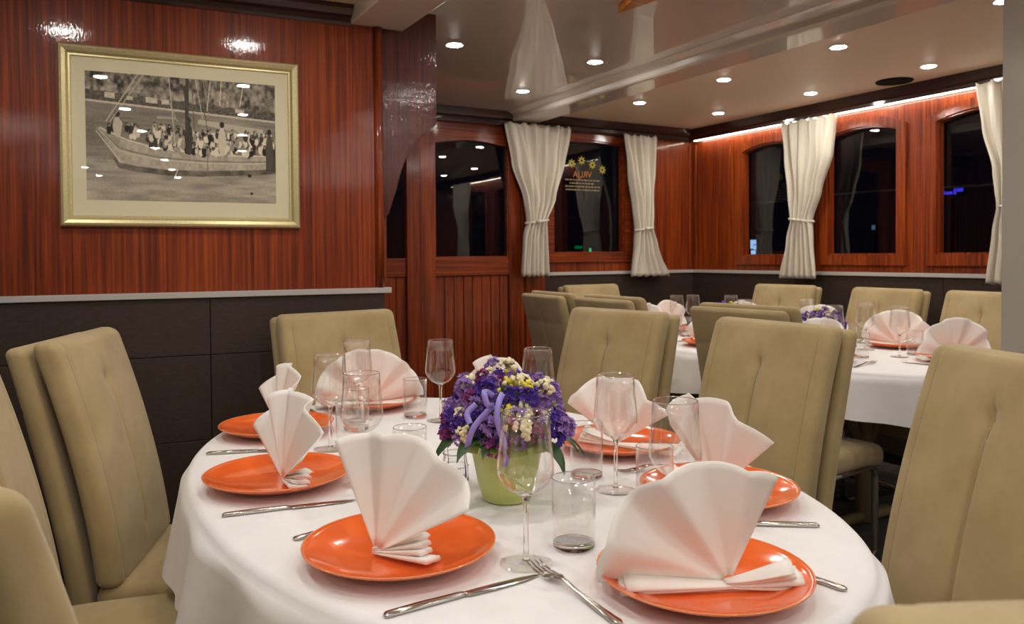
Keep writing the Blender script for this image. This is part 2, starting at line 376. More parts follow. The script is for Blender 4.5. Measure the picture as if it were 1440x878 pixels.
for nm, lo, hi in (('bead', (1.935, yd, 1.187), (2.447, yd+.02, 1.195)), ('bead', (1.935, yd, 1.195), (1.942, yd+.02, 1.89)), ('bead', (2.44, yd, 1.195), (2.447, yd+.02, 1.89))):
    box(nm, lo, hi, MAHX, dr)
nb = 8
for i in range(nb):
    a = 1.935+.512*i/nb; box('slat', (a+.0015, yd+.004, .2), (a+.512/nb-.0015, yd+.03, 1.075), MAH, dr, .004)
for i, z in enumerate((.35, 1.0, 1.65)): add('hinge', lathe_me('hinge', [(0, z-.04), (.006, z-.04), (.006, z+.04), (0, z+.04)], 8, STEEL), dr, (1.832, yd-.006, 0))
sl = struct(empty('door_2', (0, 0, 0)), 'narrow mahogany side light with glass pane left of the door')
bar('stile', 1.745, 1.832, .0, 2.02, .02, sl, MAH); bar('stile', 1.53, 1.618, 0, 2.02, .02, sl, MAH)
bar('rail', 1.618, 1.745, 1.075, 1.185, .006, sl, MAHX); bar('rail', 1.618, 1.745, 0, .2, .006, sl, MAHX); bar('rail', 1.618, 1.745, 1.89, 2.02, .006, sl, MAHX)
box('pane', (1.61, yd+.02, 1.18), (1.75, yd+.025, 1.9), PANE, sl)
for i in range(2): a = 1.618+.0635*i; box('slat', (a+.0015, yd+.004, .2), (a+.062, yd+.03, 1.075), MAH, sl, .004)
jb = struct(box('trim_10', (2.56, yd-.03, 0), (2.66, yd+.05, 2.03), MAH, None, .004), 'mahogany door post between door and window')
box('board', (2.66, yd-.01, 0), (2.72, yd+.05, ZS), MAH, jb, .003)

# ceiling pillar
struct(box('wall_pillar', (2.452, 1.08, 0), (2.66, 1.315, ZC-.05), PILLAR, None, .004), 'smooth grey pillar at the right edge below the ceiling beam')

# --- lettering on the back window pane (reads from outside, so mirrored here)
pn = [c for c in w6.children if c.name.startswith('pane')][0]
PLY = plain('sticker_yellow', lin(196, 180, 70), .6); PLO = plain('sticker_orange', lin(204, 128, 52), .6); PLP = plain('sticker_pale', lin(150, 136, 96), .6)
yp = YB+.046
for px, py in ((804, 230), (818, 226), (833, 232), (847, 239)):
    p = on_plane(px, py, 1, yp); vs, fs = [], []
    n = 8
    for k in range(2*n):
        a = math.pi*k/n; r = .034 if k % 2 == 0 else .017; vs.append((p.x+r*math.cos(a), yp, p.z+r*math.sin(a)))
    inner = [(p.x+.008*math.cos(math.pi*k/n), yp, p.z+.008*math.sin(math.pi*k/n)) for k in range(2*n)]
    fs = [(k, (k+1) % (2*n), 2*n+(k+1) % (2*n), 2*n+k) for k in range(2*n)]
    add('wheel_emblem', mesh('wheel_emblem', vs+inner, fs, PLY), pn)
def text(body, px, py, size, mat, width):
    cu = bpy.data.curves.new('lettering', 'FONT'); cu.body = body; cu.size = size; cu.align_x = 'CENTER'; cu.align_y = 'CENTER'; cu.fill_mode = 'FRONT'
    cu.materials.append(mat); o = bpy.data.objects.new('lettering', cu); C.objects.link(o); o.parent = pn
    p = on_plane(px, py, 1, yp); o.location = (p.x, yp, p.z); o.rotation_euler = (math.pi/2, 0, 0)
    bpy.context.view_layer.update(); s = width/max(o.dimensions.x, 1e-4); o.scale = (-s, 1, 1)
text('VRLJA', 819, 246, .062, PLO, .155)
for i, (s_t, wd) in enumerate(((0, .27), (0, .2), (0, .27), (0, .26))):
    # the small lines are too blurred to read; only their bars of print show
    p = on_plane(818, 253.5+i*4.6, 1, yp); rb = random.Random(i); vs, fs = [], []; x = p.x-wd/2
    while x < p.x+wd/2:
        l = rb.uniform(.008, .03); k = len(vs); vs += [(x, yp, p.z-.0045), (x+l, yp, p.z-.0045), (x+l, yp, p.z+.0045), (x, yp, p.z+.0045)]; fs.append((k, k+1, k+2, k+3)); x += l+.006
    add('small_print', mesh('small_print', vs, fs, PLP), pn)

# ------------------------------------------------------------------ downlights, speaker, hatch board
ring_m = lathe_me('ring', [(.030, .0), (.036, -.003), (.041, -.004), (.043, 0), (.043, .004), (.030, .004)], 28, STRIP, True)
disc_m = lathe_me('bulb', [(.030, -.002), (.028, -.0042), (.018, -.006), (0, -.0066)], 12, LAMPM)
def downlight(x, y, label, z=ZC, group='recessed ceiling downlights'):
    t = tag(empty('ceiling_downlight', (x, y, z)), label, 'ceiling light', group)
    add('ring', ring_m, t); add('bulb', disc_m, t)
for x, y, l in ((2.97, 3.672, 'small round downlight just right of the beam, closest to the back wall'), (2.974, 2.985, 'second downlight from the back wall in the row beside the beam'),
                (2.957, 2.279, 'third downlight from the back wall in the row beside the beam'), (2.956, 1.577, 'downlight at the top right edge of the picture by the pillar'),
                (3.637, 3.701, 'downlight nearest the room corner above the far curtain'), (3.66, 3.003, 'downlight above the white curtain of the right wall'),
                (3.651, 2.302, 'downlight just right of the black ceiling speaker'), (2.186, 3.712, 'downlight left of the beam closest to the door cornice'),
                (2.162, 2.998, 'downlight left of the beam, between two mirrored curtains'), (1.453, 3.043, 'big downlight beside the dark knee panel')):
    downlight(x, y, l)
for x in (-.13, .53):
    for y in (2.1, 1.28, .42, -.42, -1.3): downlight(x, y, 'unseen recessed downlight outside the picture, rear rows added as fill light', 2.085, 'downlights out of frame')
for x, y in ((1.45, 2.1), (1.45, 1.2), (1.45, .3), (1.45, -.7), (2.96, .8), (2.96, -.1), (3.65, 1.55), (3.65, .8), (2.1, .3), (2.1, -.7), (-.9, 1.28), (-.9, -.42), (-1.6, .4), (-1.6, -.9), *[(x, y) for x in (-.9, -.13, .53, 1.45, 2.1, 2.96) for y in (-2.1, -2.9, -3.7)]):  # the rows far behind the camera are added fill to brighten upright surfaces
    downlight(x, y, 'unseen recessed downlight outside the picture, rear rows added as fill light', 2.085 if x < .5 else ZC, 'downlights out of frame')
sp = tag(empty('ceiling_speaker', (3.80, 2.585, ZC)), 'black round speaker grille set in the beige ceiling', 'speaker')
add('grille', lathe_me('grille', [(0, -.006), (.05, -.006), (.078, -.004), (.082, 0), (0, 0)], 32, BLACK), sp)
add('rim', lathe_me('rim', [(.08, 0), (.082, -.007), (.09, -.006), (.092, 0)], 32, BLACK, True), sp)
za, zb_ = 2.075, ZC
A = on_plane(869, 19, 2, za); B = on_plane(926, 0, 2, za); D_ = on_plane(889, 0, 2, za)
B2 = A+(B-A)*5; D2 = A+(D_-A)*5
tag(add('hatch_board', prism_me('hatch_board', [(A.x, A.y), (B2.x, B2.y), (B2.x+.05, B2.y-.2), (D2.x, D2.y)], 2, za, zb_, OCHRE)), 'ochre wooden board corner on the ceiling at the top edge', 'board')

# ------------------------------------------------------------------ curtains
def curtain(label, axis, face, sgn, keys, tie_z, pleats, seed):
    r = random.Random(seed)
    t = tag(empty('curtain', (0, 0, 0)), label, 'curtain', 'white satin curtains tied at the waist')
    nz, nu = 46, pleats*10
    ph = [r.uniform(0, 6.28) for _ in range(6)]
    zs = [k[0] for k in keys]
    vs, fs = [], []
    def at(z):
        for (z1, l1, r1), (z0, l0, r0) in zip(keys[:-1], keys[1:]):
            if z0 <= z <= z1:
                s = (z1-z)/(z1-z0); s2 = s*s*(3-2*s)*.55+s*.45; return l1+(l0-l1)*s2, r1+(r0-r1)*s2
        return keys[-1][1:]
    zt, zb = zs[0], zs[-1]; w0 = abs(keys[0][2]-keys[0][1])
    for i in range(nz+1):
        z = zt+(zb-zt)*i/nz; a, b = at(z); wd = abs(b-a)
        for j in range(nu+1):
            s = j/nu; s2 = s+.045*math.sin(9*s+ph[0])*math.sin(math.pi*s)
            dens = min(1, .35+.65*(w0-wd)/(w0*.75+1e-6)) if i else .4
            amp = .012+.018*dens
            d = .045+amp*math.sin(2*math.pi*pleats*s2+ph[1]+.9*math.sin(3*z+ph[2]))+.006*math.sin(2*math.pi*pleats*2.3*s2+ph[3]+4*z)
            if z > tie_z: d += .012*math.sin(14*s+8*z+ph[5])*math.sin(math.pi*(z-tie_z)/(zt-tie_z))
            zz = z+(.006*math.sin(2*math.pi*pleats*s2+ph[4]) if i == nz else 0)
            if i == 0: zz += .006*math.sin(2*math.pi*pleats*1.7*s+ph[2])
            u = a+(b-a)*s2
            vs.append((face+sgn*d, u, zz) if axis == 0 else (u, face+sgn*d, zz))
    for i in range(nz):
        for j in range(nu): k = i*(nu+1)+j; fs.append((k, k+1, k+nu+2, k+nu+1))
    add('fabric', solid(mesh('fabric', vs, fs, CURT), .002), t)
    a, b = at(tie_z); m, h = (a+b)/2, abs(b-a)/2+.008
    pts = []
    for k in range(24):
        q = 2*math.pi*k/24; u = m+h*math.cos(q); d = .045+.04*math.sin(q); z = tie_z+.012*math.cos(q)
        pts.append((face+sgn*d, u, z) if axis == 0 else (u, face+sgn*d, z))
    tb = add('tieback', tube_me('tieback', pts, [.007+.002*math.sin(k*1.7) for k in range(24)], 8, CURT, True), t)
    kp = [(u0, d0, z0) for u0, d0, z0 in ((m-.4*h, .09, tie_z-.002), (m-.2*h, .10, tie_z), (m, .10, tie_z-.004))]
    add('knot', tube_me('knot', [(face+sgn*d, u, z) if axis == 0 else (u, face+sgn*d, z) for u, d, z in kp], [.004, .014, .005], 8, CURT), t)
    return t
yc = YB-.045
def K(axis, face, rows):
    out = []
    for y, xl, xr in rows:
        p = on_plane(xl, y, axis, face); q = on_plane(xr, y, axis, face)
        out.append(((p.z+q.z)/2, p[1-axis], q[1-axis]))
    return out
curtain('wide white curtain between the door and the lettered window', 1, YB-.05, -1, K(1, YB-.1, [(176, 712, 805), (230, 723, 797), (280, 738, 783), (312, 742, 769), (335, 737, 771), (388, 734, 774)]), on_plane(757, 312, 1, YB-.1).z, 6, 1)
curtain('slim white curtain at the right side of the lettered window', 1, YB-.05, -1, K(1, YB-.1, [(191, 878, 926), (240, 884, 924), (290, 893, 920), (322, 896, 917), (345, 895, 925), (388, 890, 943)]), on_plane(905, 322, 1, YB-.1).z, 5, 2)
curtain('white curtain between the first two arched windows of the right wall', 0, XR-.05, -1, K(0, XR-.1, [(168, 1095, 1172), (220, 1100, 1167), (270, 1108, 1154), (310, 1112, 1141), (335, 1106, 1143), (391, 1097, 1148)]), on_plane(1122, 310, 0, XR-.1).z, 6, 3)
for k, (yy, lab) in enumerate(((2.11-.0, 'white curtain half hidden by the grey pillar'), (.78, 'white curtain of the right wall behind the pillar'))):
    kk = [(2.03, yy+.11, yy-.3), (1.8, yy+.08, yy-.26), (1.6, yy+.02, yy-.2), (1.41, yy-.0, yy-.14), (1.3, yy+.02, yy-.16), (1.04, yy+.06, yy-.2)]
    curtain(lab, 0, XR-.05, -1, kk, 1.41, 6, 4+k)

# ------------------------------------------------------------------ framed photograph
pic = tag(empty('framed_picture', wl.location, WANG), 'gold framed sepia photograph of people crowded on a wooden boat', 'picture')
fa, fb, fz0, fz1 = -1.031, -.3035, 1.295, 1.864
FWID = .036
fp = [(0, 0), (0, -.014), (.005, -.022), (.012, -.024), (.022, -.02), (.029, -.012), (.034, -.012), (FWID, -.006), (FWID, 0)]
def rail(p, q, inw):
    # mitred frame moulding from outer corner p to q, inw: inward direction
    vs, fs = [], []; d = (Vector(q)-Vector(p)).normalized(); inw = Vector(inw); n = len(fp)
    for e, s in ((p, 1), (q, -1)):
        for o, dep in fp:
            c = Vector(e)+inw*o+d*(o*s); vs.append((c.x, dep, c.y))
    for i in range(n): j = (i+1) % n; fs.append((i, j, n+j, n+i))
    fs += [tuple(range(n)), tuple(range(2*n-1, n-1, -1))]
    return fixn(mesh('frame_rail', vs, fs, GOLD))
for p, q, i in (((fa, fz0), (fb, fz0), (0, 1)), ((fb, fz0), (fb, fz1), (-1, 0)), ((fb, fz1), (fa, fz1), (0, -1)), ((fa, fz1), (fa, fz0), (1, 0))):
    add('frame_rail', rail(p, q, i), pic)
pa, pb, pz0, pz1 = -.957, -.382, 1.380, 1.786
matl = [(fa+.03, fz0+.03), (fb-.03, fz0+.03), (fb-.03, fz1-.03), (fa+.03, fz1-.03)]
add('mat_board', ring_me('mat_board', [(pa, pz0), (pb, pz0), (pb, pz1), (pa, pz1)], matl, 1, -.0045, -.002, MAT_), pic)
add('glass', box_me('glass', (fa+.03, -.0065, fz0+.03), (fb-.03, -.0055, fz1-.03), PICG), pic)
def paint(W, H):
    R = np.random.RandomState(5); Y, X = np.mgrid[0:H, 0:W]; x = X/(W-1); y = Y/(H-1)
    def nz(sx, sy, seed):
        r = np.random.RandomState(seed); g = r.rand(sy+2, sx+2); u, v = x*sx, y*sy; i, j = u.astype(int), v.astype(int); fu, fv = u-i, v-j
        fu = fu*fu*(3-2*fu); fv = fv*fv*(3-2*fv)
        return (g[j, i]*(1-fu)+g[j, i+1]*fu)*(1-fv)+(g[j+1, i]*(1-fu)+g[j+1, i+1]*fu)*fv
    im = .44+.4*(nz(60, 30, 1)-.5)+.25*(nz(18, 12, 2)-.5)+.16*(nz(140, 90, 3)-.5)-.05*(y < .1)   # hillside
    shore = .225+.085*x
    tr = (y > shore-.06-.03*nz(20, 1, 4)) & (y < shore) ; im[tr] = .2+.16*nz(120, 90, 5)[tr]
    for hx, hw, hh in ((.12, .05, .05), (.33, .06, .05), (.4, .04, .04), (.22, .03, .03), (.8, .05, .03)):       # houses
        m = (abs(x-hx) < hw/2) & (y > shore-.05-hh*.6) & (y < shore-.045+hh*.2); im[m] = .62+.2*nz(50, 40, 6)[m]
    wtr = y >= shore; im[wtr] = (.44+.10*(nz(10, 60, 7)-.5)+.1*(nz(4, 10, 8)-.5))[wtr]
    im[abs(y-shore) < .008] = .72
    low = y > .68; im[low] = (.56+.16*(nz(12, 50, 9)-.5)+.14*(nz(5, 9, 10)-.5))[low]
    # hull
    top = np.interp(x, [.05, .1, .2, .35, .6, .8, .95, 1], [.42, .455, .52, .575, .605, .61, .6, .57])
    bot = np.interp(x, [.05, .1, .16, .25, .4, .6, .9, 1], [.43, .55, .70, .725, .745, .745, .72, .70])
    h = (y > top) & (y < bot) & (x > .05)
    im[h] = (.60+.16*(nz(80, 30, 11)-.5)+.1*(nz(14, 6, 12)-.5))[h]
    for o, v in ((.0, .78), (.06, .42), (.075, .7)): im[(abs(y-(top+o*(bot-top)/.14)) < .006) & (x > .07)] = v
    sh = (y > bot) & (y < bot+.045) & (x > .13); im[sh] = .22+.2*nz(30, 20, 13)[sh]
    im[(abs(x-.975) < .03) & (y > .5) & (y < .73)] = .22
    # awning and people
    aw = (y > .33+.06*(x-.6)/.4) & (y < .37+.1*(x-.6)/.4) & (x > .57) & (x < .93); im[aw] = .66
    def disc(cx, cy_, rx, ry, v):
        m = ((x-cx)/rx)**2+((y-cy_)/ry)**2 < 1; im[m] = v
    for k in range(340):
        cx = R.uniform(.34, .99) if k > 22 else R.uniform(.11, .34); tp_ = np.interp(cx, [.1, .35, .6, 1], [.43, .55, .59, .57])
        py = tp_-R.uniform(.02, .18 if cx > .34 else .10); s = R.uniform(.5, .85)
        disc(cx, py+.05*s, .016*s, .045*s, R.choice([.08, .2, .5, .8, .92])); disc(cx, py, .0095*s, .019*s, R.choice([.12, .2, .5])); disc(cx+.002, py+.006, .006*s, .011*s, .56)
    for cx, cy_, hgt, v in ((.155, .34, .16, .7), (.52, .36, .26, .2), (.70, .38, .24, .75), (.965, .42, .3, .25)):
        disc(cx, cy_+hgt/2, .022, hgt/2, v); disc(cx, cy_-.02, .013, .026, .14)
    disc(.512, .0, .012, .42, .2); m = (abs(x-.512) < .009) & (y < .45); im[m] = .22
    def line(x0, y0, x1, y1, v, wd=.0022):
        L = math.hypot(x1-x0, y1-y0); t = np.clip(((x-x0)*(x1-x0)+(y-y0)*(y1-y0))/L**2, 0, 1)
        m = np.hypot(x-x0-t*(x1-x0), (y-y0-t*(y1-y0))*.7) < wd; im[m] = v
    for a in ((.1, .38, .26, 0, .75), (.12, .38, .29, 0, .7), (.42, 0, .45, .58, .72), (.42, .2, .46, .35, .6), (.56, 0, .6, .35, .7), (.6, .0, .63, .3, .5), (.54, 0, .55, .4, .3), (.58, 0, .62, .4, .3), (.64, .0, .62, .25, .8), (.7, 0, .69, .2, .85), (.82, .03, .8, .2, .85), (.05, .46, .17, .7, .8), (.0, .42, .06, .43, .3), (.46, .74, .44, .82, .85), (.62, .6, .62, .77, .4)): line(*a)
    for a in ((.36, .33, .45, .33, .6), (.5, .0, .5, .05, .5)): line(*a, wd=.006)
    disc(.85, .77, .012, .014, .12); disc(.86, .92, .008, .011, .12)
    im += .13*(R.rand(H, W)-.5); im = np.clip(im, .03, .95)
    dk = np.array(lin(30, 25, 18)[:3]); lt = np.array(lin(250, 240, 214)[:3])
    im = np.clip(.5+(im-.47)*1.35, .02, 1)
    return dk+(lt-dk)*(im[..., None]**1.45)
PW, PH = 420, 296
pc = paint(PW, PH)
vs = [(pa+(pb-pa)*i/(PW-1), -.0035, pz1-(pz1-pz0)*j/(PH-1)) for j in range(PH) for i in range(PW)]
fs = [(j*PW+i, (j+1)*PW+i, (j+1)*PW+i+1, j*PW+i+1) for j in range(PH-1) for i in range(PW-1)]
n = N('sepia_print'); at_ = n.n('ShaderNodeVertexColor', layer_name='print'); n.l(at_.outputs['Color'], n.b.inputs['Base Color']); n.set(Roughness=.7)
pm = mesh('photograph', vs, fs, n.m); ca = pm.color_attributes.new('print', 'FLOAT_COLOR', 'POINT')
ca.data.foreach_set('color', np.concatenate([pc.reshape(-1, 3), np.ones((PW*PH, 1))], 1).astype(np.float32).ravel())
add('photograph', pm, pic)

# ------------------------------------------------------------------ chairs (facing +y, origin on the floor under the seat)
CW, CT = .215, 1.012
def lean(z): s = max(0, (z-.44)/(CT-.44)); return -.175-.045*s-.085*s**1.8
xs = lat(-CW, CW, .022, 12, [0, .004, -.004, .009, -.009, .017, -.017, .03, -.03, .178, -.178, .172, -.172, .184, -.184])
zs = lat(.46, CT, .022, 16, [.54, .56, .90, .915, .885])
def d_front(p):
    x, y, z = p; yy = y
    if y > .02:
        g = math.exp(-(x/.0045)**2)*max(0, min(1, (z-.53)/.02))*max(0, min(1, (.93-z)/.02))*.010
        g += .010*math.exp(-(x*x+(z-.905)**2)/.025**2)+.005*math.exp(-(x*x+(z-.55)**2)/.02**2)
        g += .0028*math.exp(-((abs(x)-.178)/.004)**2)
        yy -= g; yy += .008*(1-(x/CW)**2)
    return (x*(1-.03*((z-.46)/.55)), yy+lean(z), z)
def d_back(p):
    x, y, z = p; yy = y
    if y < -.02: yy -= .006*(1-(x/CW)**2); yy += .006*math.exp(-(x/.005)**2)*(z > .5)*(z < .93); yy += .002*math.exp(-((z-.86)/.006)**2)
    return (x*(1-.03*((z-.4)/.6))*(.985), yy+lean(z)-.062-.012*math.sin(math.pi*(z-.40)/.6), z)
ch_front = rbox_me('backrest_pad', xs, lat(-.028, .028, .02, 2), zs, .022, SUEDE, d_front)
ch_back = rbox_me('back_shell', lat(-CW, CW, .02, 12, [0, .005, -.005, .012, -.012]), lat(-.024, .024, .018, 2), lat(.40, CT-.012, .02, 14, [.86, .85, .87]), .02, SUEDE, d_back)
def d_seat(p):
    x, y, z = p; k = (1-(x/.22)**2)*(1-((y-.03)/.24)**2)
    if z > .44: z += .010*max(0, k)-.002*math.exp(-((abs(x)-.19)/.004)**2)
    s = 1-.05*(y < -.1)*(-.1-y)/.1
    return (x*s, y, z-.018*max(0, (y-.1)/.17)**2)
ch_seat = rbox_me('seat', lat(-.22, .22, .035, 10, [.19, -.19, .183, -.183, .197, -.197]), lat(-.21, .27, .035, 10), lat(.385, .472, .035, 3), .035, SUEDE, d_seat)
def arc(c, r, a0, a1, n, x): return [(x, c[0]+r*math.cos(math.radians(a0+(a1-a0)*i/n)), c[1]+r*math.sin(math.radians(a0+(a1-a0)*i/n))) for i in range(n+1)]
def leg_me(s):
    x = s*.195
    pts = [(x, -.19, .378)]+arc((.18, .328), .05, 90, 0, 6, x)+arc((.18, .062), .05, 0, -90, 6, x)+[(x, -.16, .012)]
    return tube_me('leg', pts, .0125, 10, CHROME)
ch_legs = [leg_me(-1), leg_me(1)]
ch_bar = tube_me('crossbar', [(-.195, -.16, .012), (0, -.165, .012), (.195, -.16, .012)], .0125, 10, CHROME)
ch_bar2 = tube_me('seat_support', [(-.195, -.17, .378), (0, -.17, .376), (.195, -.17, .378)], .011, 10, CHROME)
def seam_me(s):
    pts = []
    for i in range(24):
        z = .475+(CT-.03-.475)*i/23; p = d_front((s*.178, .028, z)); pts.append((p[0], p[1]-.0008, p[2]))
    return tube_me('piping', pts, .0014, 5, THREAD)
ch_seams = [seam_me(-1), seam_me(1)]
ch_mid = tube_me('seam', [(lambda p: (p[0], p[1]+.0006, p[2]))(d_front((0, .028, .55+.36*i/20))) for i in range(21)], .0016, 5, plain('dark_seam', lin(92, 76, 46), .9))
def chair(label, top, deg, group):
    # top: where the middle of the backrest's top stands, deg: the direction the chair faces
    a = math.radians(deg); f = Vector((math.cos(a), math.sin(a)))
    p = Vector(top)+f*.305
    t = tag(empty('dining_chair', (p.x, p.y, 0), a-math.pi/2), label, 'chair', group)
    add('seat', ch_seat, t); bp = add('backrest_pad', ch_front, t); add('back_shell', ch_back, t)
    for m in ch_seams: add('piping', m, bp)
    add('seam', ch_mid, bp)
    for m in ch_legs: add('leg', m, t)
    add('crossbar', ch_bar, t); add('seat_support', ch_bar2, t)
    return t
G1_, G2_ = 'beige padded chairs around the near table', 'beige padded chairs around the far table'
chair('beige chair against the dark panels left of the near table, seat in view', (.013, 2.16), -20, G1_)
chair('beige chair cut off by the left edge, only a slanting back edge shows', (-.215, 1.70), -13, G1_)
chair('beige chair in the lower left corner seen from its side', (-.160, .89), 31, G1_)
chair('beige chair at the far end of the near table before the dark panels', (.772, 2.55), 280, G1_)
chair('beige chair behind the flower pot, left of two on the right side', (1.60, 2.09), 190.5, G1_)
chair('beige chair in the middle right, between near table and far table', (1.66, 1.475), 178.5, G1_)
chair('large beige chair at the right edge in front of the grey pillar', (1.461, .742), 158, G1_)
chair('beige chair top poking in at the lower right corner', (.522, .146), 61, G1_)
chair('far table chair with its back to us behind the middle right chair', (2.13, 2.03), 7, G2_)
chair('far table chair with dark back seen above the chair behind the flowers', (2.13, 2.83), 0, G2_)
chair('far table chair at the left seen from behind near the door', (2.12, 3.32), -4, G2_)
chair('far table chair facing us below the lettered window', (2.86, 4.03), 272, G2_)
chair('far table chair facing us below the white right wall curtain', (3.74, 3.25), 184, G2_)
chair('far table chair facing us below the second arched window', (3.74, 2.58), 175, G2_)
chair('far table chair partly hidden by the grey pillar', (3.73, 2.05), 174, G2_)

# ------------------------------------------------------------------ tables and cloths
def sup(th, ax, ay, e):
    c, s = math.cos(th), math.sin(th); k = (abs(c)**e+abs(s)**e)**(-1/e); return k*c*ax, k*s*ay
def table(label, clabel, cx, cy_, ax, ay, e, rot, drop, seed, folds):
    t = tag(empty('dining_table', (cx, cy_, 0), rot), label, 'table')
    n = 72; ring = [sup(2*math.pi*k/n, ax-.012, ay-.012, e) for k in range(n)]
    add('tabletop', prism_me('tabletop', ring, 2, .715, .744, LEGW), t)
    for s in (-1, 1):
        y = s*ay*.45
        add('pedestal', lathe_me('pedestal', [(0, .03), (.035, .03), (.035, .715), (0, .715)], 16, LEGW), t, (0, y, 0))
        for q in (-1, 1):
            add('strut', tube_me('strut', [(q*.03, y, .36), (q*.20, y, .70)], .022, 8, LEGW), t)
            add('foot', tube_me('foot', [(0, y, .05), (q*.14, y, .045), (q*.30, y, .022)], [.026, .024, .02], 8, LEGW), t)
    r = random.Random(seed); ph = [r.uniform(0, 6.28) for _ in range(6)]
    N_, rows = 216, []
    for f in [i/9 for i in range(1, 10)]: rows.append((f*.985, 0, 0))
    vs = [(0, 0, .752)]
    for f, _, _ in rows:
        for k in range(N_):
            x, y = sup(2*math.pi*k/N_, ax, ay, e); vs.append((x*f, y*f, .752))
    dn = [(.0, .003), (.006, .009), (.012, .02)]+[(.015, .02+(.98)*i/9) for i in range(1, 10)]
    for j, (o, fr) in enumerate(dn):
        for k in range(N_):
            th = 2*math.pi*k/N_; x, y = sup(th, ax, ay, e); L = math.hypot(x, y); nx, ny = x/ax**1.2, y/ay**1.2; q = math.hypot(nx, ny); nx, ny = nx/q, ny/q
            dl = drop*(1+.16*math.cos(4*th+ph[0])*.8+.05*math.sin(7*th+ph[5]))
            z = .752-(fr*dl if j > 2 else fr)
            fold = (fr if j > 2 else 0)
            wv = math.sin(folds*th+ph[1]+.6*math.sin(3*th+ph[2]))*.6+math.sin(folds*1.7*th+ph[3])*.4
            out = o+fold*(.022+.030*wv)
            vs.append((x+nx*out, y+ny*out, z))
    fs = [(0, 1+k, 1+(k+1) % N_) for k in range(N_)]
    T = len(rows)+len(dn)
    for i in range(T-1):
        for k in range(N_): l = (k+1) % N_; fs.append((1+i*N_+k, 1+(i+1)*N_+k, 1+(i+1)*N_+l, 1+i*N_+l))
    me = mesh('tablecloth', vs, fs, CLOTH, True)
    c = tag(add('tablecloth', me, None, (cx, cy_, 0), (0, 0, rot)), clabel, 'tablecloth', 'white tablecloths')
    return t
table('oval dining table under the white cloth in the foreground', 'white cloth draped over the near oval table', .725, 1.47, .535, .86, 2.15, 0, .20, 3, 13)
table('long dining table by the arched windows behind the chairs', 'white cloth draped over the far table by the windows', 3.0, 2.65, .54, 1.05, 2.6, 0, .19, 8, 15)
TZ = .7525

# ------------------------------------------------------------------ tableware
plate_m = lathe_me('dish', [(0, .0005), (.055, .0005), (.06, .003), (.09, .006), (.115, .0135), (.134, .0225), (.139, .0255), (.1395, .027), (.138, .0275), (.130, .0235), (.112, .0165), (.088, .0095), (.05, .007), (0, .0068)], 64, ORANGE)
prim_m = lathe_me('rim', [(.1372, .0271), (.1385, .0283), (.1401, .0275), (.1396, .0262)], 64, ORIM, True)
def plate(label, x, y, group='orange plates'):
    t = tag(empty('dinner_plate', (x, y, TZ)), label, 'plate', group); add('dish', plate_m, t); add('rim', prim_m, t)
def napkin(label, x, y, deg, a0=-86, a1=62, R=.158, n=8, tilt=7, seed=0, base=(2, 4), dep=.0135, z=.0085, off=(0, 0), taper=0):
    r = random.Random(seed); m = 8; cols_, vs, fs = n*m+1, [], []; rr = [0, .1, .25, .45, .65, .82, .93, 1]
    Rv = [R*(1+r.uniform(-.035, .035)) for _ in range(n+2)]; dv = [dep*r.uniform(.7, 1.25) for _ in range(n+2)]; av = [r.uniform(-.25, .25)/n for _ in range(n+2)]
    for c in range(cols_):
        i, s = divmod(c, m); s /= m; s = s+.10*math.sin(2*math.pi*s)/2
        a = math.radians(a0+(a1-a0)*((i+s)/n+(av[i]*(1-s)+av[i+1]*s)*(0 < i < n-1)*.5))
        rad = Rv[i]*(1-s)+Rv[i+1]*s; rad *= 1+.014*math.sin(math.pi*s)-taper*max(0, (i+s)/n-.35)
        sg = 1 if i % 2 == 0 else -1; yo = sg*(.35*math.cos(math.pi*s)+.65*(1-2*s))*(dv[i]*(1-s)+dv[i+1]*s)
        for k in rr:
            q = .010+rad*k; g = k**.75
            vs.append((q*math.sin(a), yo*g+.012*g*g*math.sin(2.2*a+seed), max(.001, .006+q*math.cos(a))))
    K_ = len(rr)
    for c in range(cols_-1):
        for k in range(K_-1): fs.append((c*K_+k, c*K_+k+1, (c+1)*K_+k+1, (c+1)*K_+k))
    me = solid(mesh('napkin', vs, fs, NAPK), .0013)
    bm = bmesh.new(); bm.from_mesh(me); bm.transform(Matrix.Rotation(math.radians(tilt), 4, 'X'))
    for side, cnt in ((-1, base[0]), (1, base[1])):
        for k in range(cnt):
            L = (.15 if cnt < 3 else .088)-.006*k+r.uniform(-.006, .006); ns, sec = 7, 12; ring = []
            z1 = .005+(.006 if cnt < 3 else .0085)*k; y1 = r.uniform(-.004, .004)-.004*k
            for i in range(ns):
                s = i/(ns-1); hw = .007+(.013-.0015*k)*s**.8; row = []
                for q in range(sec):
                    an = 2*math.pi*q/sec; yy = hw*math.cos(an); zz = (.0022+.0028*s)*math.sin(an)+.004*s*math.sin(3*an+k)*.4
                    row.append(bm.verts.new((side*(-.008+(L+.008)*s), y1*s+yy-.010, max(.0003, .004+.002*k*(1-s)+z1*s**1.15+zz+.004*(yy/hw)*s))))
                ring.append(row)
            for i in range(ns-1):
                for q in range(sec): l = (q+1) % sec; bm.faces.new((ring[i][q], ring[i][l], ring[i+1][l], ring[i+1][q]))
            bm.faces.new(ring[0][::-1]); bm.faces.new(ring[-1])
    bmesh.ops.recalc_face_normals(bm, faces=bm.faces); bm.to_mesh(me); bm.free()
    me.polygons.foreach_set('use_smooth', [True]*len(me.polygons))
    ob = add('folded_napkin', me, None, (x+off[0], y+off[1], TZ+z), (0, 0, math.radians(deg)))
    return tag(ob, label, 'napkin', 'white fan folded napkins')
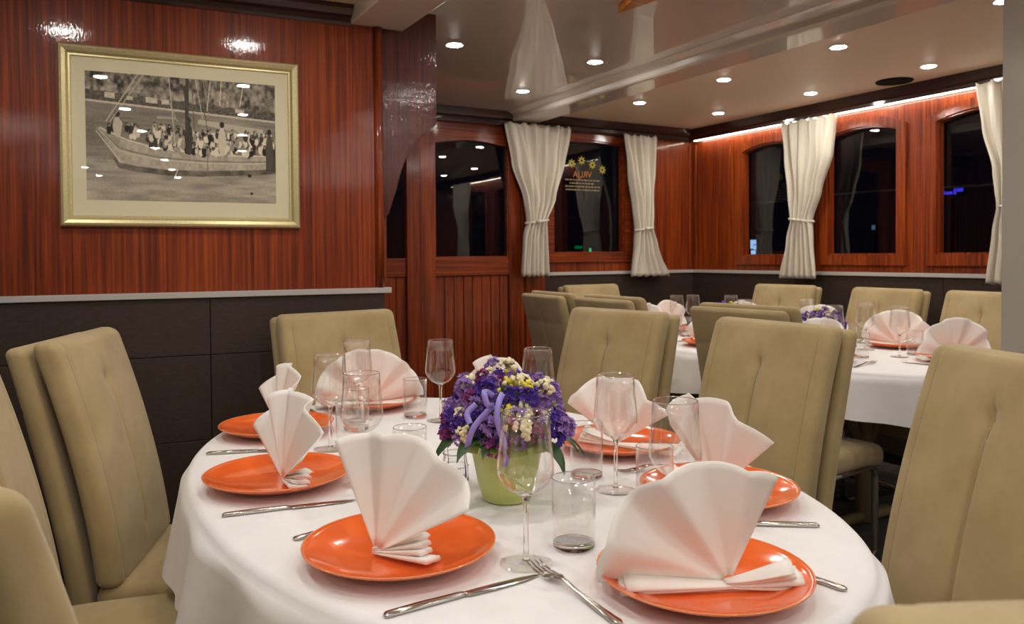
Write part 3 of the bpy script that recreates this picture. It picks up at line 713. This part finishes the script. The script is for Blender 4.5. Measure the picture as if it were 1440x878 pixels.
# wine glass: rim radius 35, belly 41, height 217 mm
wg_out = [(.004, .098), (.012, .1005), (.024, .107), (.034, .117), (.0405, .130), (.0408, .140), (.039, .160), (.0365, .185), (.0345, .217)]
wg_in = [(.0337, .217), (.0357, .185), (.0382, .160), (.040, .140), (.0397, .1305), (.0332, .1182), (.0232, .1085), (.0115, .1025), (0, .1012)]
wg_bowl = lathe_me('bowl', wg_out+wg_in, 40, BOWL)
wg_stem = lathe_me('stem', [(0, .004), (.006, .0055), (.0042, .012), (.0036, .03), (.0034, .06), (.0038, .085), (.0055, .096), (.010, .1002), (0, .1005)], 16, GLASS)
wg_foot = lathe_me('foot', [(0, .0008), (.037, .0008), (.0385, .0015), (.0375, .0024), (.02, .0038), (.008, .0055), (0, .006)], 40, BOWL)
wg_rim = lathe_me('lip', [(.0337, .2168), (.0341, .2176), (.0345, .2168), (.0341, .2162)], 40, GLASS, True)
def wine(label, x, y, group='wine glasses'):
    t = tag(empty('wine_glass', (x, y, TZ)), label, 'wine glass', group)
    b = add('bowl', wg_bowl, t); add('lip', wg_rim, b); add('stem', wg_stem, t); add('foot', wg_foot, t)
tb_wall = lathe_me('wall', [(.0315, .0085), (.0325, .03), (.033, .106), (.0318, .106), (.0312, .03), (.030, .0096)], 36, BOWL)
tb_base = lathe_me('base', [(0, .0008), (.029, .0008), (.0312, .003), (.0315, .0085), (.030, .0095), (.015, .0082), (0, .0078)], 36, GLASS)
tb_rim = lathe_me('lip', [(.0318, .1055), (.0324, .1066), (.033, .1055), (.0324, .105)], 36, GLASS, True)
def tumbler(label, x, y, group='water tumblers'):
    t = tag(empty('water_tumbler', (x, y, TZ)), label, 'tumbler', group)
    b = add('wall', tb_wall, t); add('lip', tb_rim, b); add('base', tb_base, t)
def bar_me(name, rows, mat):
    # rows: (x, half width, z bottom, z top) along x; rounded flat bar
    vs, fs = [], []
    for x, h, z0, z1 in rows:
        m = (z0+z1)/2; vs += [(x, -h, m), (x, -h*.7, z1), (x, h*.7, z1), (x, h, m), (x, h*.7, z0), (x, -h*.7, z0)]
    for i in range(len(rows)-1):
        for k in range(6): l = (k+1) % 6; fs.append((i*6+k, i*6+l, i*6+6+l, i*6+6+k))
    fs += [tuple(range(6)), tuple(range(len(rows)*6-1, len(rows)*6-7, -1))]
    return fixn(mesh(name, vs, fs, mat, True))
kn_h = bar_me('handle', [(0, .004, .0005, .004), (.004, .006, .0005, .006), (.05, .0058, .0005, .007), (.105, .0048, .0008, .0062), (.112, .0045, .001, .0055)], STEEL)
kn_b = bar_me('blade', [(.112, .0045, .001, .0048), (.118, .008, .001, .004), (.16, .0095, .0012, .0032), (.20, .008, .0012, .0028), (.222, .0035, .0014, .0026), (.228, .0005, .0016, .0022)], STEEL)
fk_h = bar_me('handle', [(0, .0045, .0005, .004), (.005, .0075, .0005, .0048), (.04, .006, .0008, .0052), (.09, .0032, .004, .008), (.125, .0034, .009, .012), (.138, .008, .0085, .011)], STEEL)
fkp = [(.136, .006, .0085, .011), (.146, .0115, .006, .0085), (.158, .0125, .0035, .006)]
fk_n = bar_me('neck', fkp, STEEL)
fk_t = bar_me('tine', [(.157, .0017, .0035, .006), (.175, .0015, .0022, .0045), (.192, .0013, .004, .006), (.205, .0005, .0075, .0088)], STEEL)
def cutlery(kind, label, p, q):
    a = math.atan2(q[1]-p[1], q[0]-p[0])
    t = tag(empty(kind, (p[0], p[1], TZ), a), label, kind.split('_')[-1], 'steel cutlery')
    if 'knife' in kind: add('handle', kn_h, t); add('blade', kn_b, t)
    else:
        add('handle', fk_h, t); nk = add('neck', fk_n, t)
        for k in range(4): add('tine', fk_t, nk, (0, (k-1.5)*.0066, 0))
    return t

NEAR = [  # plate position, napkin angle, words
    (.446, 1.985, 'second plate from the left wall end of the near table, behind the narrow napkin', 80),
    (.346, 1.532, 'orange plate at the left edge of the near table with narrow napkin', 84),
    (.412, 1.062, 'orange plate front left of the near table beside the long knife', 50),
    (.721, .763, 'largest orange plate at the lower right of the near table', -8),
    (1.076, 1.411, 'orange plate right of the flower pot behind the wine glass', -60),
    (.760, 2.19, 'orange plate at the far end of the near table', -5),
    (1.01, 1.03, 'orange plate at the right rim of the near table, half behind the largest napkin', -50),
    (1.02, 1.85, 'orange plate hidden behind the flower pot on the near table', -80)]
for x, y, l, a in NEAR: plate(l, x, y)
NK = [
    ('narrow napkin peak seen behind the left edge napkin', .446, 1.985, 92, dict(a0=-50, a1=60, R=.15, n=6)),
    ('white napkin seen edge on upon the left plate', .346, 1.532, 92, dict(a0=-66, a1=66, R=.166, n=8, base=(4, 0), dep=.017, off=(.0, -.02))),
    ('white napkin fan on the front left plate', .412, 1.062, 124, dict(a0=-62, a1=23, R=.163, n=6, base=(4, 0), taper=.0, off=(-.038, .0))),
    ('biggest white napkin fan at the lower right', .721, .763, -28, dict(a0=-89, a1=27, R=.166, n=6, base=(2, 4), dep=.013, taper=.28, off=(.018, -.028))),
    ('white napkin fan right of the flowers behind a wine glass', 1.076, 1.411, -66, dict(a0=-62, a1=58, R=.142, n=6, base=(4, 2))),
    ('rounded white napkin fan at the far end of the near table', .760, 2.19, -20, dict(a0=-89, a1=86, R=.150, n=10, base=(1, 1))),
    ('white napkin peeking up behind the biggest napkin', 1.01, 1.03, -94, dict(a0=-60, a1=50, R=.165, n=6)),
    ('white napkin tip peeking over the flowers', 1.02, 1.85, -80, dict(R=.15))]
for i, (l, x, y, a, kw) in enumerate(NK): napkin(l, x, y, a, seed=11+i, **kw)
for l, px, py in (('large wine glass in front of the flower pot', 740, 793), ('wine glass before the napkin right of the flowers', 866, 690), ('wine glass left of the flowers against the dark door', 620, 592),
                  ('wine glass whose bowl rises behind the biggest napkin', 950, 761), ('wine glass standing behind the front left napkin', 510, 682), ('wine glass beside the second plate on the left', 465, 632),
                  ('wine glass in front of the rounded far napkin', 503, 592), ('wine glass rim showing behind the flowers', 757, 616)):
    p = on_plane(px, py, 2, TZ); wine(l, p.x, p.y)
for l, px, py in (('water tumbler at front right of the flower pot', 807, 770), ('tumbler before the orange plate right of the flowers', 825, 671), ('tumbler half behind the biggest napkin', 921, 712),
                  ('tumbler at the far rim beside the rounded napkin', 584, 587), ('tumbler behind the front left napkin', 577, 676), ('tumbler at the foot of the left wine glass', 493, 631), ('tumbler behind the clustered wine glasses', 501, 605)):
    p = on_plane(px, py, 2, TZ); tumbler(l, p.x, p.y)
def pp(px, py): p = on_plane(px, py, 2, TZ+.003); return (p.x, p.y)
cutlery('table_knife', 'long steel knife at the front edge of the near table', pp(540, 866), pp(745, 811))
cutlery('table_knife', 'steel knife before the left edge plate', pp(312, 725), pp(478, 705))
cutlery('table_knife', 'steel knife handle left of the second plate', pp(290, 638), pp(345, 635))
cutlery('table_knife', 'steel knife at the right rim of the near table', pp(1152, 739), pp(1065, 737))
cutlery('table_knife', 'dark knife handle end at the far left by the rounded napkin', pp(428, 573), pp(447, 583))
cutlery('dinner_fork', 'steel fork with tines beside the big wine glass foot', pp(872, 877), pp(768, 806))
cutlery('dinner_fork', 'fork handle end poking out left of the front left plate', pp(413, 758), pp(470, 742))
cutlery('dinner_fork', 'fork handle at the lower right beyond the biggest plate', pp(1190, 829), pp(1120, 806))
cutlery('dinner_fork', 'fork lying between plate and tumbler on the right', (1.15, 1.22), (1.05, 1.235))
# cut-glass jar
FAC = lathe_me('body', [(0, .0008), (.026, .0008), (.0275, .004), (.026, .03), (.0225, .052), (.024, .06), (.0255, .088), (.0245, .088), (.022, .06), (.020, .05), (.022, .03), (.022, .01), (0, .009)], 12, GLASS, smooth=False)
j = on_plane(640, 678, 2, TZ); jr = tag(empty('glass_jar', (j.x, j.y, TZ)), 'small faceted glass jar left of the green flower pot', 'jar')
add('body', FAC, jr)
for z, rr in ((.031, .0265), (.056, .0240), (.086, .0258)): add('band', lathe_me('band', [(rr-.0005, z), (rr+.001, z+.0015), (rr-.0005, z+.003), (rr-.0025, z+.0015)], 24, GLASS, True), jr)

# ------------------------------------------------------------------ flower pots
def cluster_me(kind, seed):
    r = random.Random(seed); vs, fs = [], []; fluffy = kind in ('cream', 'yellow')
    for k in range(13 if fluffy else 30):
        u, v = r.random(), r.uniform(-.1, 1); ph = 2*math.pi*u; rr = math.sqrt(max(0, 1-v*v)); nrm = Vector((rr*math.cos(ph), rr*math.sin(ph), v)).normalized(); c = nrm*r.uniform(.014, .022)
        t = nrm.cross(Vector((.3, .5, .8))).normalized(); b = nrm.cross(t); s = len(vs)
        if fluffy:
            q = r.uniform(.0052, .0075)
            for lvl, h in ((1, -.35), (.95, .45)):
                for i in range(6): a = math.pi*i/3+lvl; vs.append(c+(t*math.cos(a)+b*math.sin(a))*q*lvl*(.8 if h > 0 else 1)+nrm*q*h)
            vs.append(c+nrm*q)
            for i in range(6): l = (i+1) % 6; fs += [(s+i, s+l, s+6+l, s+6+i), (s+6+i, s+6+l, s+12)]
        else:
            q = r.uniform(.006, .0085)
            vs.append(c-nrm*.004); n_ = 10
            for i in range(n_): a = 2*math.pi*i/n_; rad = q*(1 if i % 2 == 0 else .6); vs.append(c+(t*math.cos(a)+b*math.sin(a))*rad+nrm*(.004 if i % 2 == 0 else .002))
            for i in range(n_): fs.append((s, s+1+i, s+1+(i+1) % n_))
    return mesh('flower_cluster', vs, fs, FLCOL[kind], fluffy)
CL = {k: [cluster_me(k, 40+i) for i in range(2)] for k in FLCOL}
leaf_m = None
def leaf_mesh():
    vs, fs = [], []; n_ = 7
    for i in range(n_+1):
        s = i/n_; wd = .014*math.sin(math.pi*min(1, s*.96+.04))**.8; x = .07*s; z = .012*math.sin(2.2*s)-.03*s*s
        vs += [(x, -wd, z+.004), (x, 0, z), (x, wd, z+.004)]
    for i in range(n_):
        for k in (0, 1): fs.append((i*3+k, i*3+k+1, i*3+k+4, i*3+k+3))
    return solid(mesh('leaf', vs, fs, LEAF), .0006)
leaf_m = leaf_mesh()
pot_m = lathe_me('pot', [(0, .001), (.040, .001), (.044, .004), (.052, .03), (.060, .07), (.066, .102), (.0675, .105), (.066, .107), (.063, .10), (.056, .07), (.048, .03), (.04, .012), (0, .012)], 40, POT)
def lip_mesh():
    vs, fs = [], []; n_ = 10
    for i in range(n_+1):
        s = i/n_-.5
        for k in range(4): q = k/3; rad = .062+.022*q*(1-1.6*s*s); vs.append((rad*math.cos(s*1.1), rad*math.sin(s*1.1), .1+.016*math.sin(q*2.6)-.012*q*q))
    for i in range(n_):
        for k in range(3): fs.append((i*4+k, i*4+k+1, i*4+k+5, i*4+k+4))
    return solid(mesh('pot_lip', vs, fs, LIP), .0008)
lip_m = lip_mesh()
def ribbon_me(pts, wd):
    vs, fs = [], []; P = [Vector(p) for p in pts]; P = [P[0]]+P+[P[-1]]; sm = []
    for a, b, c, d in zip(P, P[1:], P[2:], P[3:]):
        for k in range(6):
            t = k/6; sm.append(.5*((2*b)+(c-a)*t+(2*a-5*b+4*c-d)*t*t+(3*b-a-3*c+d)*t**3))
    pts = sm+[P[-1]]
    for i, p in enumerate(pts):
        a = Vector(pts[max(0, i-1)]); b = Vector(pts[min(len(pts)-1, i+1)]); t = (b-a).normalized(); s = t.cross(Fw).normalized()*wd
        vs += [Vector(p)-s, Vector(p)+s]
    for i in range(len(pts)-1): fs.append((2*i, 2*i+1, 2*i+3, 2*i+2))
    return solid(mesh('ribbon', vs, fs, RIBBON), .0005)
def bouquet(label, x, y, seed, n, rad, hgt, ribbons, sc=1.0):
    t = tag(empty('potted_flowers', (x, y, TZ), 0), label, 'flowers', 'potted bouquets on the tables'); t.scale = (sc, sc, sc); r = random.Random(seed)
    add('pot', pot_m, t)
    for k in range(5): add('pot_lip', lip_m, t, None, (0, 0, 2*math.pi*k/5+.4))
    mnd = lathe_me('foliage_core', [(0, .10), (.06, .10), (rad*.82, .125), (rad*.78, .15), (rad*.5, .10+hgt*.72), (0, .10+hgt*.85)], 16, LEAF); add('foliage_core', mnd, t)
    for k in range(n):
        g = (k+.5)/n; v = 1-.98*g; az = k*2.39996+r.uniform(-.25, .25); rr = math.sqrt(max(0, 1-v*v))
        s = r.uniform(.85, 1.12)
        kind = r.choices(['violet', 'lilac', 'magenta', 'cream', 'yellow'], [27, 31, 9, 23, 10])[0]
        p = (rad*rr*s*math.cos(az), rad*rr*s*math.sin(az), .115+hgt*max(0, v)*s*.93)
        o = add('flower_cluster', r.choice(CL[kind]), t, p); d = Vector((p[0], p[1], (p[2]-.09)*1.1)).normalized(); o.rotation_euler = d.to_track_quat('Z', 'Y').to_euler(); q = r.uniform(.62, .95); o.scale = (q, q, q)
    for k in range(16):
        a = 2*math.pi*k/16+r.uniform(-.15, .15); o = add('leaf', leaf_m, t, (.075*math.cos(a), .075*math.sin(a), .117+r.uniform(-.004, .008)), (0, r.uniform(-.1, .45), a)); q = r.uniform(.7, 1.1); o.scale = (q, q, q)
    for pts in ribbons: add('ribbon', ribbon_me(pts, .005), t)
    return t
pf = on_plane(697, 703, 2, TZ)
U_ = lambda l, d, z: (l*Rt.x-d*Fw.x, l*Rt.y-d*Fw.y, z)        # ribbon points: sideways, towards the viewer's side of the pot, up
rib = [[U_(-.005, .10, .21), U_(-.012, .118, .195), U_(-.014, .125, .17), U_(-.006, .122, .14), U_(.0, .108, .11), U_(-.003, .098, .085)],
       [U_(-.02, .10, .19), U_(-.045, .105, .165), U_(-.058, .107, .145), U_(-.066, .10, .115)],
       [U_(-.02, .10, .205), U_(-.035, .115, .215), U_(-.03, .12, .195), U_(-.02, .105, .19)],
       [U_(-.05, .09, .19), U_(-.065, .095, .175), U_(-.06, .105, .16)]]
bouquet('green pot of purple, white and yellow flowers on the near table', pf.x+.02, pf.y-.006, 5, 110, .104, .128, rib)
bouquet('pot of purple flowers on the far table under the second arched window', 3.03, 2.42, 6, 60, .118, .12, [], .8)
bouquet('pot of purple flowers on the far table nearer the room corner', 3.03, 3.02, 9, 60, .118, .12, [], .8)

# ------------------------------------------------------------------ far table settings
FAR = [(2.69, 2.16, 90, 'left side nearest us'), (2.70, 2.80, 90, 'left side in the middle'), (2.72, 3.32, 90, 'left side farthest away'), (3.37, 2.27, -70, 'right side by the pillar'),
       (3.36, 2.70, -80, 'right side under the second window'), (3.35, 3.2, -85, 'right side under the curtain'), (3.12, 1.86, -20, 'near end'), (3.0, 3.48, 0, 'far end by the corner')]
for i, (x, y, a, wds) in enumerate(FAR):
    plate('small looking orange plate on the far table, '+wds, x, y)
    napkin('white napkin fan on the far table, '+wds, x, y, a, seed=60+i, a0=-82, a1=82, n=9, R=.155)
    dx, dy = (3.0-x), (2.65-y); L = math.hypot(dx, dy); dx, dy = dx/L, dy/L
    if abs(3.0-x) > .2: dx, dy = (1 if x < 3 else -1), .25*(1 if y < 2.65 else -1)
    px_, py_ = -dy, dx
    wine('wine glass on the far table, '+wds, x+dx*.20+px_*.03, y+dy*.20+py_*.03)
    tumbler('tumbler on the far table, '+wds, x+dx*.19-px_*.085, y+dy*.19-py_*.085)
    cutlery('table_knife', 'knife on the far table, '+wds, (x+px_*.19-dx*.11, y+py_*.19-dy*.11), (x+px_*.19, y+py_*.19))
    cutlery('dinner_fork', 'fork on the far table, '+wds, (x-px_*.18-dx*.11, y-py_*.18-dy*.11), (x-px_*.18, y-py_*.18))

# ------------------------------------------------------------------ outside, night
DECK = plain('white_deck', lin(90, 88, 84), .6)
tag(box('side_deck', (XR+.12, Y0, -.1), (5.2, 6.0, .0), DECK), 'pale boat deck outside the arched windows at night', 'deck')
rx = 5.0
rp = [on_plane(px, py, 0, rx) for px, py in ((1000, 286), (1040, 284), (1165, 273), (1290, 271), (1410, 263))]
zr = sum(p.z for p in rp)/len(rp)
rl = tag(empty('rope_railing', (0, 0, 0)), 'thin white railing rope outside the arched windows', 'railing')
add('rope', tube_me('rope', [(rx, 6.0-.4*i, zr+.012*math.sin(i*1.4)) for i in range(20)], .008, 8, STRIP), rl)
for yq in (5.6, 3.2, .8): add('post', tube_me('post', [(rx, yq, 0), (rx, yq, zr)], .014, 8, STEEL), rl)
def sign(name, label, px, py, w_, h_, col, st, axis=0, v=12.0, cat='sign', rows=None):
    p = on_plane(px, py, axis, v); t = tag(empty(name, (p.x, p.y, p.z)), label, cat)
    bk = (.03, w_/2+.02, h_/2+.02) if axis == 0 else (w_/2+.02, .03, h_/2+.02)
    add('housing', box_me('housing', (-bk[0]+.03*(axis == 0), -bk[1]+.03*(axis == 1), -bk[2]), (bk[0]+.03*(axis == 0), bk[1]+.03*(axis == 1), bk[2]), BLACK), t)
    m = emit(name+'_glow', col, st); rs = random.Random(int(px)); cells = rows or [(-.5, .5, -.5, .5)]
    for a, b, c, d in cells:
        lo = (-.02, a*w_, c*h_) if axis == 0 else (a*w_, -.02, c*h_); hi = (-.005, b*w_, d*h_) if axis == 0 else (b*w_, -.005, d*h_)
        add('lit_face', box_me('lit_face', lo, hi, m), t)
    add('pole', tube_me('pole', [(.06 if axis == 0 else 0, .06 if axis else 0, -.1), (.06 if axis == 0 else 0, .06 if axis else 0, -p.z+.0)], .03, 8, BLACK), t)
sign('lit_poster', 'bright blue and white lit poster outside the corner window', 1060, 348, .14, .30, (.35, .6, 1.0), 1.6, rows=[(-.5, .5, .2, .5), (-.5, -.05, -.15, .15), (.1, .5, -.1, .2), (-.4, .4, -.5, -.2)])
sign('blue_neon', 'blue neon lettering outside the window by the pillar', 1336, 270, .42, .09, (.06, .05, 1.0), 1.2, rows=[(-.5, -.28, -.1, .5), (-.24, -.16, -.5, .5), (-.1, .12, -.45, .05), (.16, .28, -.4, .2), (.32, .5, -.45, .1)])
sign('violet_neon', 'small violet light row outside the corner window', 1085, 360, .16, .05, (.1, .05, .9), .6)
sign('dim_lamp', 'dim bluish lamp outside the second arched window', 1229, 320, .06, .08, (.25, .35, .8), .35)
sign('green_lamp', 'tall green lamp outside the lettered window', 829.5, 353, .035, .10, (.0, .7, .2), 1.5, 1, 12.0, 'lamp')
sign('green_glow_sign', 'dim green sign outside the lettered window', 813, 348, .16, .05, (.0, .5, .12), .35, 1, 12.0)
